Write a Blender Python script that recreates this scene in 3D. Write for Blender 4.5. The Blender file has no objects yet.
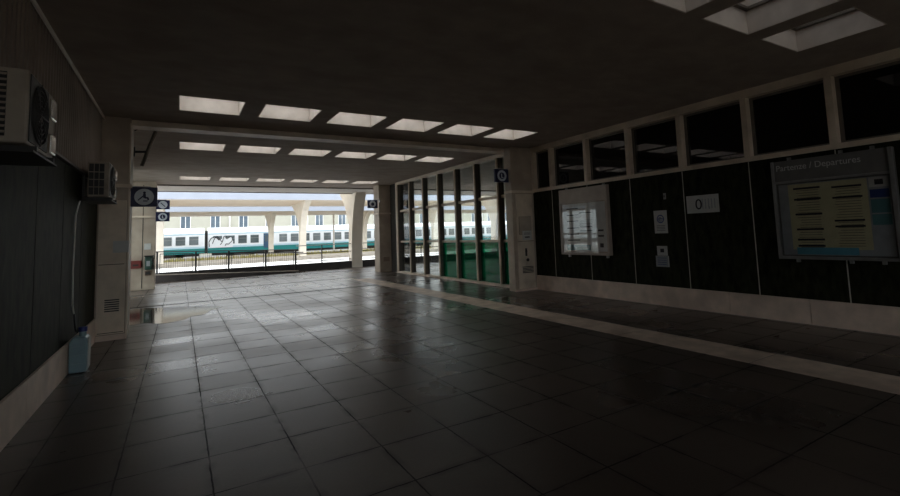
import bpy, bmesh, math, random
from mathutils import Vector, Matrix
random.seed(7)
S = bpy.context.scene
COL = S.collection

# ------------------------------------------------------------------ materials
def new_mat(name):
    m = bpy.data.materials.new(name); m.use_nodes = True
    nt = m.node_tree; nt.nodes.clear()
    out = nt.nodes.new('ShaderNodeOutputMaterial')
    return m, nt, out

def mat(name, col, rough=.6, noise=.15, scale=6., metal=0., bump=0., spec=.5, dirt=None, dscale=1.2, stretch=(1, 1, 1)):
    m, nt, out = new_mat(name)
    b = nt.nodes.new('ShaderNodeBsdfPrincipled')
    b.inputs['Roughness'].default_value = rough
    b.inputs['Metallic'].default_value = metal
    b.inputs['Specular IOR Level'].default_value = spec
    nt.links.new(b.outputs[0], out.inputs[0])
    tc = nt.nodes.new('ShaderNodeNewGeometry')
    mp = nt.nodes.new('ShaderNodeMapping'); mp.inputs['Scale'].default_value = stretch
    nt.links.new(tc.outputs['Position'], mp.inputs[0])
    n = nt.nodes.new('ShaderNodeTexNoise'); n.inputs['Scale'].default_value = scale; n.inputs['Detail'].default_value = 6
    nt.links.new(mp.outputs[0], n.inputs['Vector'])
    r = nt.nodes.new('ShaderNodeMapRange'); r.inputs[1].default_value = .3; r.inputs[2].default_value = .7
    r.inputs[3].default_value = 1 - noise; r.inputs[4].default_value = 1 + noise
    nt.links.new(n.outputs[0], r.inputs[0])
    mx = nt.nodes.new('ShaderNodeVectorMath'); mx.operation = 'SCALE'
    mx.inputs[0].default_value = col[:3]
    nt.links.new(r.outputs[0], mx.inputs['Scale'])
    last = mx.outputs[0]
    if dirt:
        n2 = nt.nodes.new('ShaderNodeTexNoise'); n2.inputs['Scale'].default_value = dscale; n2.inputs['Detail'].default_value = 8
        nt.links.new(mp.outputs[0], n2.inputs['Vector'])
        r2 = nt.nodes.new('ShaderNodeMapRange'); r2.inputs[1].default_value = .48; r2.inputs[2].default_value = .68
        nt.links.new(n2.outputs[0], r2.inputs[0])
        mm = nt.nodes.new('ShaderNodeMix'); mm.data_type = 'RGBA'
        nt.links.new(r2.outputs[0], mm.inputs[0]); nt.links.new(last, mm.inputs[6]); mm.inputs[7].default_value = (*dirt, 1)
        last = mm.outputs[2]
    nt.links.new(last, b.inputs['Base Color'])
    if bump:
        bp = nt.nodes.new('ShaderNodeBump'); bp.inputs['Strength'].default_value = bump; bp.inputs['Distance'].default_value = .01
        nt.links.new(n.outputs[0], bp.inputs['Height']); nt.links.new(bp.outputs[0], b.inputs['Normal'])
    return m

def floor_mat():
    m, nt, out = new_mat('dark_stone_tiles')
    L = nt.links.new
    def N(t): return nt.nodes.new(t)
    def M(op, a, b=None, c=None):
        n = N('ShaderNodeMath'); n.operation = op
        for i, v in enumerate((a, b, c)):
            if v is None: continue
            if isinstance(v, (int, float)): n.inputs[i].default_value = v
            else: L(v, n.inputs[i])
        return n.outputs[0]
    g = N('ShaderNodeNewGeometry'); sp = N('ShaderNodeSeparateXYZ'); L(g.outputs['Position'], sp.inputs[0])
    X, Y = sp.outputs[0], sp.outputs[1]
    wob = N('ShaderNodeTexNoise'); wob.inputs['Scale'].default_value = 9; L(g.outputs['Position'], wob.inputs['Vector'])
    w = M('MULTIPLY', M('SUBTRACT', wob.outputs[0], .5), .012)
    u = M('DIVIDE', M('SUBTRACT', M('ADD', X, w), .19), .53); v = M('DIVIDE', M('SUBTRACT', M('ADD', Y, w), 3.32), .567)
    fu = M('ABSOLUTE', M('SUBTRACT', M('FRACT', u), .5)); fv = M('ABSOLUTE', M('SUBTRACT', M('FRACT', v), .5))
    cu = M('FLOOR', u); cv = M('FLOOR', v)
    cmb = N('ShaderNodeCombineXYZ'); L(cu, cmb.inputs[0]); L(cv, cmb.inputs[1])
    wn = N('ShaderNodeTexWhiteNoise'); wn.noise_dimensions = '2D'; L(cmb.outputs[0], wn.inputs['Vector'])
    ju = M('GREATER_THAN', fu, .5 - .010); jv = M('GREATER_THAN', fv, .5 - .010)
    # expansion joints across the hall
    e1 = M('LESS_THAN', M('ABSOLUTE', M('SUBTRACT', Y, 13.85)), .085)
    e2 = M('LESS_THAN', M('ABSOLUTE', M('SUBTRACT', Y, 17.1)), .07)
    e3 = M('LESS_THAN', M('ABSOLUTE', M('SUBTRACT', Y, 20.6)), .05)
    e = M('MAXIMUM', M('MAXIMUM', e1, e2), e3)
    j = M('MAXIMUM', M('MAXIMUM', ju, jv), e)
    n1 = N('ShaderNodeTexNoise'); n1.inputs['Scale'].default_value = 1.1; n1.inputs['Detail'].default_value = 7; L(g.outputs['Position'], n1.inputs['Vector'])
    n2 = N('ShaderNodeTexNoise'); n2.inputs['Scale'].default_value = 55; n2.inputs['Detail'].default_value = 4; L(g.outputs['Position'], n2.inputs['Vector'])
    val = M('ADD', M('ADD', .45, M('MULTIPLY', wn.outputs[0], .35)), M('ADD', M('MULTIPLY', n1.outputs[0], .7), M('MULTIPLY', n2.outputs[0], .5)))
    val = M('MULTIPLY', val, .78)
    # the joint filler is broken out in places
    gap = N('ShaderNodeTexNoise'); gap.inputs['Scale'].default_value = 2.3; L(g.outputs['Position'], gap.inputs['Vector'])
    js = N('ShaderNodeMapRange'); js.inputs[1].default_value = .38; js.inputs[2].default_value = .55; js.inputs[3].default_value = .35; js.inputs[4].default_value = 1.
    L(gap.outputs[0], js.inputs[0])
    jf = M('MULTIPLY', j, M('MAXIMUM', js.outputs[0], e))
    # grime soaked in along the joints
    dj = M('MAXIMUM', fu, fv)
    gr = N('ShaderNodeMapRange'); gr.inputs[1].default_value = .40; gr.inputs[2].default_value = .495; gr.inputs[3].default_value = 0; gr.inputs[4].default_value = 1
    L(dj, gr.inputs[0])
    g3 = N('ShaderNodeTexNoise'); g3.inputs['Scale'].default_value = 4.5; g3.inputs['Detail'].default_value = 6; L(g.outputs['Position'], g3.inputs['Vector'])
    gm = N('ShaderNodeMapRange'); gm.inputs[1].default_value = .42; gm.inputs[2].default_value = .62; gm.inputs[3].default_value = 0; gm.inputs[4].default_value = .45
    L(g3.outputs[0], gm.inputs[0])
    val = M('MULTIPLY', val, M('SUBTRACT', 1, M('MULTIPLY', gr.outputs[0], gm.outputs[0])))
    colb = N('ShaderNodeVectorMath'); colb.operation = 'SCALE'; colb.inputs[0].default_value = FLOOR_COL; L(val, colb.inputs['Scale'])
    mx = N('ShaderNodeMix'); mx.data_type = 'RGBA'; L(jf, mx.inputs[0]); L(colb.outputs[0], mx.inputs[6]); mx.inputs[7].default_value = (.006, .005, .005, 1)
    b = N('ShaderNodeBsdfPrincipled'); L(mx.outputs[2], b.inputs['Base Color'])
    # damp, worn-smooth areas
    wet = N('ShaderNodeTexNoise'); wet.inputs['Scale'].default_value = .55; wet.inputs['Detail'].default_value = 5; L(g.outputs['Position'], wet.inputs['Vector'])
    wr = N('ShaderNodeMapRange'); wr.inputs[1].default_value = .38; wr.inputs[2].default_value = .62; wr.inputs[3].default_value = .34; wr.inputs[4].default_value = .21
    L(wet.outputs[0], wr.inputs[0])
    ro = M('ADD', wr.outputs[0], M('MULTIPLY', M('SUBTRACT', n1.outputs[0], .5), .16))
    ro = M('ADD', ro, M('MULTIPLY', jf, .4))
    ro = M('ADD', ro, M('MULTIPLY', wn.outputs[0], .06))
    ro = M('ADD', ro, M('MULTIPLY', M('MULTIPLY', gr.outputs[0], gm.outputs[0]), .22))
    L(ro, b.inputs['Roughness']); b.inputs['Specular IOR Level'].default_value = .37
    hgt = M('SUBTRACT', M('ADD', M('MULTIPLY', n2.outputs[0], .10), M('MULTIPLY', n1.outputs[0], .9)), M('MULTIPLY', jf, .6))
    bp = N('ShaderNodeBump'); bp.inputs['Strength'].default_value = .30; bp.inputs['Distance'].default_value = .012; L(hgt, bp.inputs['Height'])
    L(bp.outputs[0], b.inputs['Normal'])
    L(b.outputs[0], out.inputs[0])
    return m

def schlick(nt):
    lw = nt.nodes.new('ShaderNodeLayerWeight'); lw.inputs[0].default_value = .5
    p = nt.nodes.new('ShaderNodeMath'); p.operation = 'POWER'; p.inputs[1].default_value = 5
    nt.links.new(lw.outputs['Facing'], p.inputs[0])
    a = nt.nodes.new('ShaderNodeMath'); a.operation = 'MULTIPLY_ADD'; a.inputs[1].default_value = .92; a.inputs[2].default_value = .04
    nt.links.new(p.outputs[0], a.inputs[0]); return a.outputs[0]

def glass_mat(name, tint, refl=.9):
    m, nt, out = new_mat(name)
    t = nt.nodes.new('ShaderNodeBsdfTransparent'); t.inputs[0].default_value = (*tint, 1)
    g = nt.nodes.new('ShaderNodeBsdfGlossy'); g.inputs['Roughness'].default_value = .02; g.inputs[0].default_value = (refl, refl, refl, 1)
    x = nt.nodes.new('ShaderNodeMixShader')
    nt.links.new(schlick(nt), x.inputs[0]); nt.links.new(t.outputs[0], x.inputs[1]); nt.links.new(g.outputs[0], x.inputs[2])
    nt.links.new(x.outputs[0], out.inputs[0]); return m

def film_mat(name, tint, diff, fac):
    """clear pane covered with a coloured film: part see-through, part milky"""
    m, nt, out = new_mat(name)
    t = nt.nodes.new('ShaderNodeBsdfTransparent'); t.inputs[0].default_value = (*tint, 1)
    d = nt.nodes.new('ShaderNodeBsdfTranslucent'); d.inputs[0].default_value = (*diff, 1)
    g = nt.nodes.new('ShaderNodeBsdfGlossy'); g.inputs['Roughness'].default_value = .05
    x = nt.nodes.new('ShaderNodeMixShader'); x.inputs[0].default_value = fac
    nt.links.new(t.outputs[0], x.inputs[1]); nt.links.new(d.outputs[0], x.inputs[2])
    y = nt.nodes.new('ShaderNodeMixShader'); nt.links.new(schlick(nt), y.inputs[0])
    nt.links.new(x.outputs[0], y.inputs[1]); nt.links.new(g.outputs[0], y.inputs[2])
    nt.links.new(y.outputs[0], out.inputs[0]); return m

def rooflight_mat(name, col):
    m, nt, out = new_mat(name)
    d = nt.nodes.new('ShaderNodeBsdfTranslucent')
    n = nt.nodes.new('ShaderNodeTexNoise'); n.inputs['Scale'].default_value = 5; n.inputs['Detail'].default_value = 6
    tc = nt.nodes.new('ShaderNodeNewGeometry'); nt.links.new(tc.outputs['Position'], n.inputs['Vector'])
    r = nt.nodes.new('ShaderNodeMapRange'); r.inputs[1].default_value = .3; r.inputs[2].default_value = .7; r.inputs[3].default_value = .92; r.inputs[4].default_value = 1.05
    nt.links.new(n.outputs[0], r.inputs[0])
    v = nt.nodes.new('ShaderNodeVectorMath'); v.operation = 'SCALE'; v.inputs[0].default_value = col
    nt.links.new(r.outputs[0], v.inputs['Scale']); nt.links.new(v.outputs[0], d.inputs[0])
    nt.links.new(d.outputs[0], out.inputs[0]); return m

FLOOR_COL = (.092, .073, .061)
OX0, OX1, OZ = 0.5, 6.5, 2.7      # street entrance
SKY_LOW, SKY_HIGH, EXPOSURE = 1.55, 2.8, .80
K = {}
K['floor'] = floor_mat()
K['band'] = mat('pale_stone_band', (.66, .54, .44), .5, .18, 5, dirt=(.46, .36, .29), dscale=2.2)
K['ceil'] = mat('dingy_plaster', (.385, .325, .275), .9, .10, 3, dirt=(.325, .268, .225), dscale=1.6, bump=.1, stretch=(1, 1.4, 1))
K['marble'] = mat('dark_green_marble', (0.01521, 0.01575, 0.00864), .6, .7, 9, spec=.05, dirt=(0.02808, 0.02772, 0.0162), dscale=14, stretch=(1, 1, .35))
K['base'] = mat('pale_travertine', (0.6712, 0.5317, 0.4378), .5, .14, 5, dirt=(0.5034, 0.3912, 0.321), dscale=2)
K['trunking'] = mat('white_trunking', (.80, .74, .66), .5, .08, 6)
K['seam'] = mat('pale_joint', (0.504, 0.48, 0.414), .5, .2, 8)
K['ribbed'] = mat('painted_ribbed_metal', (0.2736, 0.216, 0.1728), .5, .12, 4, dirt=(0.2016, 0.1584, 0.1296), dscale=1.5)
K['pil'] = mat('cream_painted_panel', (0.4368, 0.3612, 0.2856), .6, .10, 4, dirt=(0.336, 0.2688, 0.21), dscale=1.3)
K['frame'] = mat('cream_painted_metal', (0.6656, 0.5607, 0.4435), .5, .1, 6, dirt=(0.4939, 0.405, 0.3154), dscale=3)
K['frame_d'] = mat('bronze_and_shade_metal', (.14, .12, .10), .5, .15, 6)
K['seamdark'] = mat('dark_gap', (.03, .027, .024), .8, .1)
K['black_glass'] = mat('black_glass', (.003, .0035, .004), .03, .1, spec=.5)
K['glass'] = glass_mat('clear_glass', (.88, .91, .90))
K['green'] = film_mat('green_film_glass', (.02, .33, .21), (.02, .26, .17), .30)
K['shaft'] = mat('whitewashed_shaft', (.68, .615, .56), .9, .06, 6, dirt=(.60, .54, .49), dscale=4)
K['pane'] = rooflight_mat('frosted_rooflight', (.88, .84, .80))
K['dimmed_pane'] = rooflight_mat('dimmed_rooflight', (.20, .19, .185))  # darker copy of the pane: dimness of the nearest row put into colour
K['blocker_grey'] = mat('dull_grey_blocker', (.10, .095, .09), .9, .1, 2)  # for the added block that shades the nearest skylights
K['dark_metal'] = mat('dark_metal', (.03, .028, .026), .5, .2, 8)
K['rail'] = mat('black_painted_steel', (.012, .012, .012), .45, .15, 8)
K['zinc'] = mat('grey_galvanised', (0.304, 0.304, 0.296), .4, .15, 8, metal=.6)
K['ac'] = mat('yellowed_white_casing', (0.4092, 0.3472, 0.279), .5, .10, 6, dirt=(0.31, 0.2542, 0.1922), dscale=5)
K['black'] = mat('black_plastic', (.012, .011, .010), .5, .2, 8)
K['foil'] = mat('shiny_cladding', (.8, .76, .70), .25, .1, 8, metal=.8)
K['signblue'] = mat('dark_blue_enamel', (.006, .010, .050), .3, .1)
K['signwhite'] = mat('grey_white_enamel', (.55, .58, .62), .4, .08)
K['paper'] = mat('white_paper', (0.527, 0.527, 0.51), .8, .06, 9)
K['paper2'] = mat('grey_paper', (0.306, 0.323, 0.34), .8, .1, 9)
K['yellow'] = mat('yellow_paper', (0.5244, 0.4788, 0.2964), .8, .06, 9)
K['ink'] = mat('dark_ink', (.02, .02, .025), .8, .1)
K['blueink'] = mat('blue_ink', (.02, .05, .22), .8, .1)
K['lightblue'] = mat('light_blue_print', (.10, .32, .42), .8, .1)
K['teal_print'] = mat('teal_print', (.09, .22, .23), .8, .1)
K['greyboard'] = mat('grey_board', (.13, .125, .12), .5, .12, 6)
K['boardframe'] = mat('beige_board_frame', (0.368, 0.3046, 0.2552), .45, .1, 6)
K['caseglass'] = glass_mat('case_glass', (.96, .96, .96))
K['jug'] = mat('blue_jerrycan_plastic', (.22, .33, .37), .35, .1, 5)
K['cap'] = mat('dark_blue_cap', (.01, .02, .16), .35, .1)
K['hose'] = mat('pale_hose', (.70, .68, .62), .5, .1)
K['hosedark'] = mat('dark_hose', (.02, .02, .022), .4, .1)
K['red'] = mat('red_enamel', (.14, .016, .013), .4, .1)
K['greenbox'] = mat('green_plastic', (.015, .05, .035), .35, .1)
K['brown'] = mat('brown_plate', (.16, .10, .07), .6, .1)
K['concrete'] = mat('warm_concrete', (.80, .74, .64), .85, .07, 2, dirt=(.72, .65, .55), dscale=1)
K['soffit'] = mat('cream_soffit', (.93, .82, .70), .9, .04, 1)
K['fascia'] = mat('white_fascia', (0.3268, 0.3526, 0.4128), .8, .04, 1)
K['platform'] = mat('pale_platform_paving', (.80, .78, .76), .8, .06, 1.5)
K['parapet'] = mat('dark_stone_parapet', (.045, .038, .036), .6, .2, 4)
K['ballast'] = mat('track_ballast', (.21, .205, .20), .95, .3, 12, bump=.5)
K['weathered'] = mat('weathered_paving', (.36, .32, .27), .9, .2, 3)
K['lit_soffit'] = mat('outside_lit_soffit', (0.495, 0.468, 0.432), .9, .06, 2)  # paler copy for the ceiling end, outside light put into the colour
K['grass'] = mat('dry_grass', (.30, .26, .09), .95, .35, 6)
K['steel'] = mat('rail_steel', (.20, .15, .12), .4, .2, 5, metal=.5)
K['sleeper'] = mat('concrete_sleeper', (.30, .28, .25), .9, .15, 5)
K['trainwhite'] = mat('white_train_paint', (.80, .82, .84), .45, .04, 2)
K['trainroof'] = mat('pale_train_roof', (.85, .87, .88), .5, .05, 2)
K['teal'] = mat('teal_train_paint', (.008, .20, .195), .45, .06, 2)
K['lblue'] = mat('pale_blue_train_stripe', (.45, .62, .70), .45, .05, 2)
K['trainglass'] = mat('grey_train_glass', (.10, .12, .125), .08, .25, .7)
K['traindark'] = mat('train_underframe', (.05, .042, .036), .8, .3, 6)
K['traindoor'] = mat('blue_train_door', (.03, .08, .15), .5, .08, 3)
K['bcream'] = mat('cream_render', (.40, .385, .32), .9, .06, .6)
K['bwhite'] = mat('white_trim', (.8, .78, .74), .8, .04, 1)
K['bglass'] = mat('building_window_glass', (.10, .13, .16), .15, .2, 1)
K['roofing'] = mat('flat_roofing', (.20, .19, .18), .9, .15, 3)
K['water'] = None
m, nt, out = new_mat('still_water')
b = nt.nodes.new('ShaderNodeBsdfPrincipled'); b.inputs['Base Color'].default_value = (.02, .018, .016, 1); b.inputs['Roughness'].default_value = .07
b.inputs['IOR'].default_value = 1.33
nt.links.new(b.outputs[0], out.inputs[0]); K['water'] = m

# ------------------------------------------------------------------ mesh builder (world coordinates)
class MB:
    def __init__(s): s.v = []; s.f = []; s.mi = []; s.sm = []
    def face(s, pts, mi=0, smooth=False):
        i = len(s.v); s.v += [tuple(p) for p in pts]; s.f.append(tuple(range(i, i + len(pts)))); s.mi.append(mi); s.sm.append(smooth)
    def box(s, x0, x1, y0, y1, z0, z1, mi=0):
        x0, x1 = sorted((x0, x1)); y0, y1 = sorted((y0, y1)); z0, z1 = sorted((z0, z1))
        i = len(s.v)
        s.v += [(x0, y0, z0), (x1, y0, z0), (x1, y1, z0), (x0, y1, z0), (x0, y0, z1), (x1, y0, z1), (x1, y1, z1), (x0, y1, z1)]
        for q in ((0, 3, 2, 1), (4, 5, 6, 7), (0, 1, 5, 4), (1, 2, 6, 5), (2, 3, 7, 6), (3, 0, 4, 7)):
            s.f.append(tuple(i + k for k in q)); s.mi.append(mi); s.sm.append(False)
        return s
    def prism(s, outline, axis, a, b, mi=0, smooth=False):
        """outline: 2D points; axis 'x': (y,z), 'y': (x,z), 'z': (x,y); extruded from a to b"""
        def P(p, t): return {'x': (t, p[0], p[1]), 'y': (p[0], t, p[1]), 'z': (p[0], p[1], t)}[axis]
        n = len(outline); i = len(s.v)
        s.v += [P(p, a) for p in outline] + [P(p, b) for p in outline]
        s.f.append(tuple(i + k for k in range(n))[::-1]); s.mi.append(mi); s.sm.append(False)
        s.f.append(tuple(i + n + k for k in range(n))); s.mi.append(mi); s.sm.append(False)
        for k in range(n):
            l = (k + 1) % n
            s.f.append((i + k, i + l, i + n + l, i + n + k)); s.mi.append(mi); s.sm.append(smooth)
        return s
    def tube(s, pts, r, n=10, mi=0):
        pts = [Vector(p) for p in pts]; rings = []
        up = Vector((0, 0, 1))
        for k, p in enumerate(pts):
            d = (pts[min(k + 1, len(pts) - 1)] - pts[max(k - 1, 0)]).normalized()
            a = d.cross(up)
            if a.length < 1e-3: a = d.cross(Vector((1, 0, 0)))
            a.normalize(); c = d.cross(a)
            i = len(s.v); rings.append(i)
            for q in range(n):
                t = 2 * math.pi * q / n
                s.v.append(tuple(p + a * (r * math.cos(t)) + c * (r * math.sin(t))))
        for k in range(len(rings) - 1):
            for q in range(n):
                l = (q + 1) % n
                s.f.append((rings[k] + q, rings[k] + l, rings[k + 1] + l, rings[k + 1] + q)); s.mi.append(mi); s.sm.append(True)
        s.f.append(tuple(rings[0] + q for q in range(n))[::-1]); s.mi.append(mi); s.sm.append(False)
        s.f.append(tuple(rings[-1] + q for q in range(n))); s.mi.append(mi); s.sm.append(False)
        return s
    def disc(s, c, r, nrm, t, n=32, mi=0):
        """short cylinder at c, radius r, thickness t along nrm axis ('x' or 'y')"""
        o = []
        for q in range(n):
            a = 2 * math.pi * q / n
            o.append((math.cos(a) * r, math.sin(a) * r))
        if nrm == 'y': s.prism([(c[0] + p[0], c[2] + p[1]) for p in o], 'y', c[1], c[1] + t, mi)
        elif nrm == 'x': s.prism([(c[1] + p[0], c[2] + p[1]) for p in o], 'x', c[0], c[0] + t, mi)
        else: s.prism([(c[0] + p[0], c[1] + p[1]) for p in o], 'z', c[2], c[2] + t, mi)
        return s
    def ring(s, c, r0, r1, nrm, t, n=32, mi=0):
        for q in range(n):
            a = 2 * math.pi * q / n; bb = 2 * math.pi * (q + 1) / n
            quad = [(math.cos(a) * r0, math.sin(a) * r0), (math.cos(a) * r1, math.sin(a) * r1), (math.cos(bb) * r1, math.sin(bb) * r1), (math.cos(bb) * r0, math.sin(bb) * r0)]
            if nrm == 'y': s.prism([(c[0] + p[0], c[2] + p[1]) for p in quad], 'y', c[1], c[1] + t, mi)
            else: s.prism([(c[1] + p[0], c[2] + p[1]) for p in quad], 'x', c[0], c[0] + t, mi)
        return s
    def build(s, name, mats, parent=None, bevel=0, org=None):
        if not isinstance(mats, (list, tuple)): mats = [mats]
        base = org
        if base is None:
            base = Vector(parent['_o']) if parent is not None else Vector((0, 0, 0))
        me = bpy.data.meshes.new(name)
        me.from_pydata([tuple(Vector(v) - Vector(base)) for v in s.v], [], s.f)
        for mm in mats: me.materials.append(K[mm])
        for p, mi, sm in zip(me.polygons, s.mi, s.sm): p.material_index = mi; p.use_smooth = sm
        bm = bmesh.new(); bm.from_mesh(me); bmesh.ops.recalc_face_normals(bm, faces=bm.faces); bm.to_mesh(me); bm.free()
        o = bpy.data.objects.new(name, me); COL.objects.link(o)
        if parent is not None:
            o.parent = parent
        else:
            o.location = base
        o['_o'] = tuple(base)
        if bevel:
            bv = o.modifiers.new('bevel', 'BEVEL'); bv.width = bevel; bv.segments = 2; bv.limit_method = 'ANGLE'
        return o

def tag(o, label, cat, group=None, kind=None):
    o['label'] = label; o['category'] = cat
    if group: o['group'] = group
    if kind: o['kind'] = kind
    return o
def thing(name, label, cat, loc, group=None):
    o = bpy.data.objects.new(name, None); COL.objects.link(o); o.location = loc; o['_o'] = tuple(loc)
    o.empty_display_size = .1
    return tag(o, label, cat, group)
def struct(o):
    o['kind'] = 'structure'; return o
def box(name, mats, x0, x1, y0, y1, z0, z1, parent=None, bevel=0):
    return MB().box(x0, x1, y0, y1, z0, z1).build(name, mats, parent, bevel)
def dup(root, loc, label=None):
    r = root.copy(); COL.objects.link(r); r.location = loc; r['_o'] = tuple(loc)
    if label: r['label'] = label
    for ch in list(root.children):
        c = ch.copy(); COL.objects.link(c); c.parent = r
        for g in ch.children:
            d = g.copy(); COL.objects.link(d); d.parent = c
    return r
RW = Matrix(((0, 0, -1), (-1, 0, 0), (0, 1, 0))).to_4x4()       # lettering on the right-hand wall
def text(name, body, size, loc, m, parent, align='LEFT', rot=None, sx=1.):
    cu = bpy.data.curves.new(name, 'FONT'); cu.body = body; cu.size = size; cu.align_x = align; cu.extrude = .001
    cu.materials.append(K[m])
    tmp = bpy.data.objects.new(name, cu); COL.objects.link(tmp)
    bpy.context.view_layer.update()
    me = bpy.data.meshes.new_from_object(tmp.evaluated_get(bpy.context.evaluated_depsgraph_get()))
    bpy.data.objects.remove(tmp); bpy.data.curves.remove(cu)
    me.name = name; me.materials.clear(); me.materials.append(K[m])
    o = bpy.data.objects.new(name, me); COL.objects.link(o); o.parent = parent
    o.matrix_local = Matrix.Translation(Vector(loc) - Vector(parent['_o'])) @ (rot or RW) @ Matrix.Diagonal((sx, 1, 1, 1))
    o['_o'] = parent['_o']
    return o

# ------------------------------------------------------------------ main dimensions
XL, XR, ZC = -1.15, 7.775, 3.631
XG = 7.45                       # glazed screen plane
Y0 = -6.0                       # street end of the hall, behind the camera
A = 1.1676                      # building module
SW, SD = .897, .9045            # skylight opening
SX = [-.0532 + A * c for c in range(6)]
SY = [2.700, 8.655, 12.299, 18.2945]      # far edges of the skylight rows
holes = [(SX[c], SX[c] + SW, SY[r] - SD, SY[r]) for r in range(4) for c in range(6) if not (r == 0 and c < 3)]

# ------------------------------------------------------------------ ceiling with skylight openings
ZT = 4.12
xs = sorted(set([-1.75, 20.] + [h[0] for h in holes] + [h[1] for h in holes] + [8.2]))
ys = sorted(set([Y0 - .2, 9.6, 20.0, 22.5] + [h[2] for h in holes] + [h[3] for h in holes]))
c = MB()
def is_hole(x, y): return any(h[0] < x < h[1] and h[2] < y < h[3] for h in holes)
for a, b2 in zip(xs, xs[1:]):
    for d, e in zip(ys, ys[1:]):
        if is_hole((a + b2) / 2, (d + e) / 2): continue
        c.face([(a, d, ZC), (a, e, ZC), (b2, e, ZC), (b2, d, ZC)], 2 if d > 19.9 else 0)
        c.face([(a, d, ZT), (b2, d, ZT), (b2, e, ZT), (a, e, ZT)], 1)
x0, x1, y0, y1 = xs[0], xs[-1], ys[0], ys[-1]
for p, q in (((x0, y0), (x1, y0)), ((x1, y0), (x1, y1)), ((x1, y1), (x0, y1)), ((x0, y1), (x0, y0))):
    c.face([(p[0], p[1], ZC), (q[0], q[1], ZC), (q[0], q[1], ZT), (p[0], p[1], ZT)], 1)
for h in holes:     # the slab thickness round each opening
    for p, q in (((h[0], h[2]), (h[1], h[2])), ((h[1], h[2]), (h[1], h[3])), ((h[1], h[3]), (h[0], h[3])), ((h[0], h[3]), (h[0], h[2]))):
        c.face([(p[0], p[1], ZC), (q[0], q[1], ZC), (q[0], q[1], ZT), (p[0], p[1], ZT)], 0)
struct(c.build('ceiling', ['ceil', 'roofing', 'lit_soffit']))

row_txt = ['in the nearest overhead row', 'in front of the ceiling beam',
           'just behind the ceiling beam', 'beside the end lintel']
col_txt = ['first', 'second', 'third', 'fourth', 'fifth', 'last']
sk0 = None
for r in range(4):
    for cc in range(6):
        if r == 0 and cc < 3: continue
        loc = (SX[cc] + SW / 2, SY[r] - SD / 2, ZC)
        if r == 0:
            lab = 'dim grey skylight %s from the clerestory windows %s' % (['third', 'second', 'first'][cc - 3], row_txt[0])
        else:
            lab = 'bright skylight %s from the left wall %s' % (col_txt[cc], row_txt[r])
        if sk0 is None:
            sk0 = thing('skylight', lab, 'skylight', loc, None)
            hx, hy = SW / 2, SD / 2; cx, cy = loc[0], loc[1]
            m = MB(); t = .018
            m.box(cx - hx + .001, cx - hx + t, cy - hy, cy + hy, ZC + .001, ZT); m.box(cx + hx - t, cx + hx - .001, cy - hy, cy + hy, ZC + .001, ZT)
            m.box(cx - hx + t, cx + hx - t, cy - hy + .001, cy - hy + t, ZC + .001, ZT); m.box(cx - hx + t, cx + hx - t, cy + hy - t, cy + hy - .001, ZC + .001, ZT)
            m.build('shaft', 'shaft', sk0)
            m = MB(); z0, z1, w = ZC + .27, ZC + .30, .045
            m.box(cx - hx + t, cx - hx + t + w, cy - hy + t, cy + hy - t, z0, z1); m.box(cx + hx - t - w, cx + hx - t, cy - hy + t, cy + hy - t, z0, z1)
            m.box(cx - hx + t + w, cx + hx - t - w, cy - hy + t, cy - hy + t + w, z0, z1); m.box(cx - hx + t + w, cx + hx - t - w, cy + hy - t - w, cy + hy - t, z0, z1)
            m.build('frame', 'frame_d', sk0)
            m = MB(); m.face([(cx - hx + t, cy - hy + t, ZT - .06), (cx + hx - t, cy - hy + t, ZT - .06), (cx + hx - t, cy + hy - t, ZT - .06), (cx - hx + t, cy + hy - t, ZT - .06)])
            m.build('pane', 'dimmed_pane', sk0)
            o = sk0
        else:
            if r == 1 and cc == 0:      # the rows farther in take the undimmed pane
                o = dup(sk0, loc, lab); sk1 = o
                for ch in o.children:
                    if ch.name.startswith('pane'): ch.data = ch.data.copy(); ch.data.materials.clear(); ch.data.materials.append(K['pane'])
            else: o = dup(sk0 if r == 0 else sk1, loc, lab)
        o['group'] = ['skylights over the notice board wall', 'skylights in front of the beam', 'skylights behind the beam', 'skylights by the end lintel'][r]

# ceiling beam between the near pilasters and end lintel
struct(box('beam', 'frame', -1.15, 7.775, 9.62, 10.0, 3.545, ZC + .002))
struct(MB().box(-1.15, 7.775, 9.60, 9.62, 3.53, 3.60).build('trim_1', 'frame'))
struct(box('lintel', 'frame_d', -1.75, 20, 19.92, 20.0, 3.585, ZC + .002)); struct(box('trim_5', 'frame_d', -1.75, 20, 22.42, 22.5, 3.60, ZC + .002))

# ------------------------------------------------------------------ floor
f = MB()
f.box(-1.75, 30, Y0 - .2, 22.70, -.3, 0)
struct(f.build('floor', 'floor'))
bd = MB()
ybs = [1.2, 2.83, 4.6, 6.4, 8.2, 10.0, 11.8, 13.6, 15.2, 16.3]
for i in range(len(ybs) - 1):
    bd.box(5.205 , 5.776 , ybs[i] + .008, ybs[i + 1] - .008, -.005, .004)
struct(bd.build('trim_2', 'band'))

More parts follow.
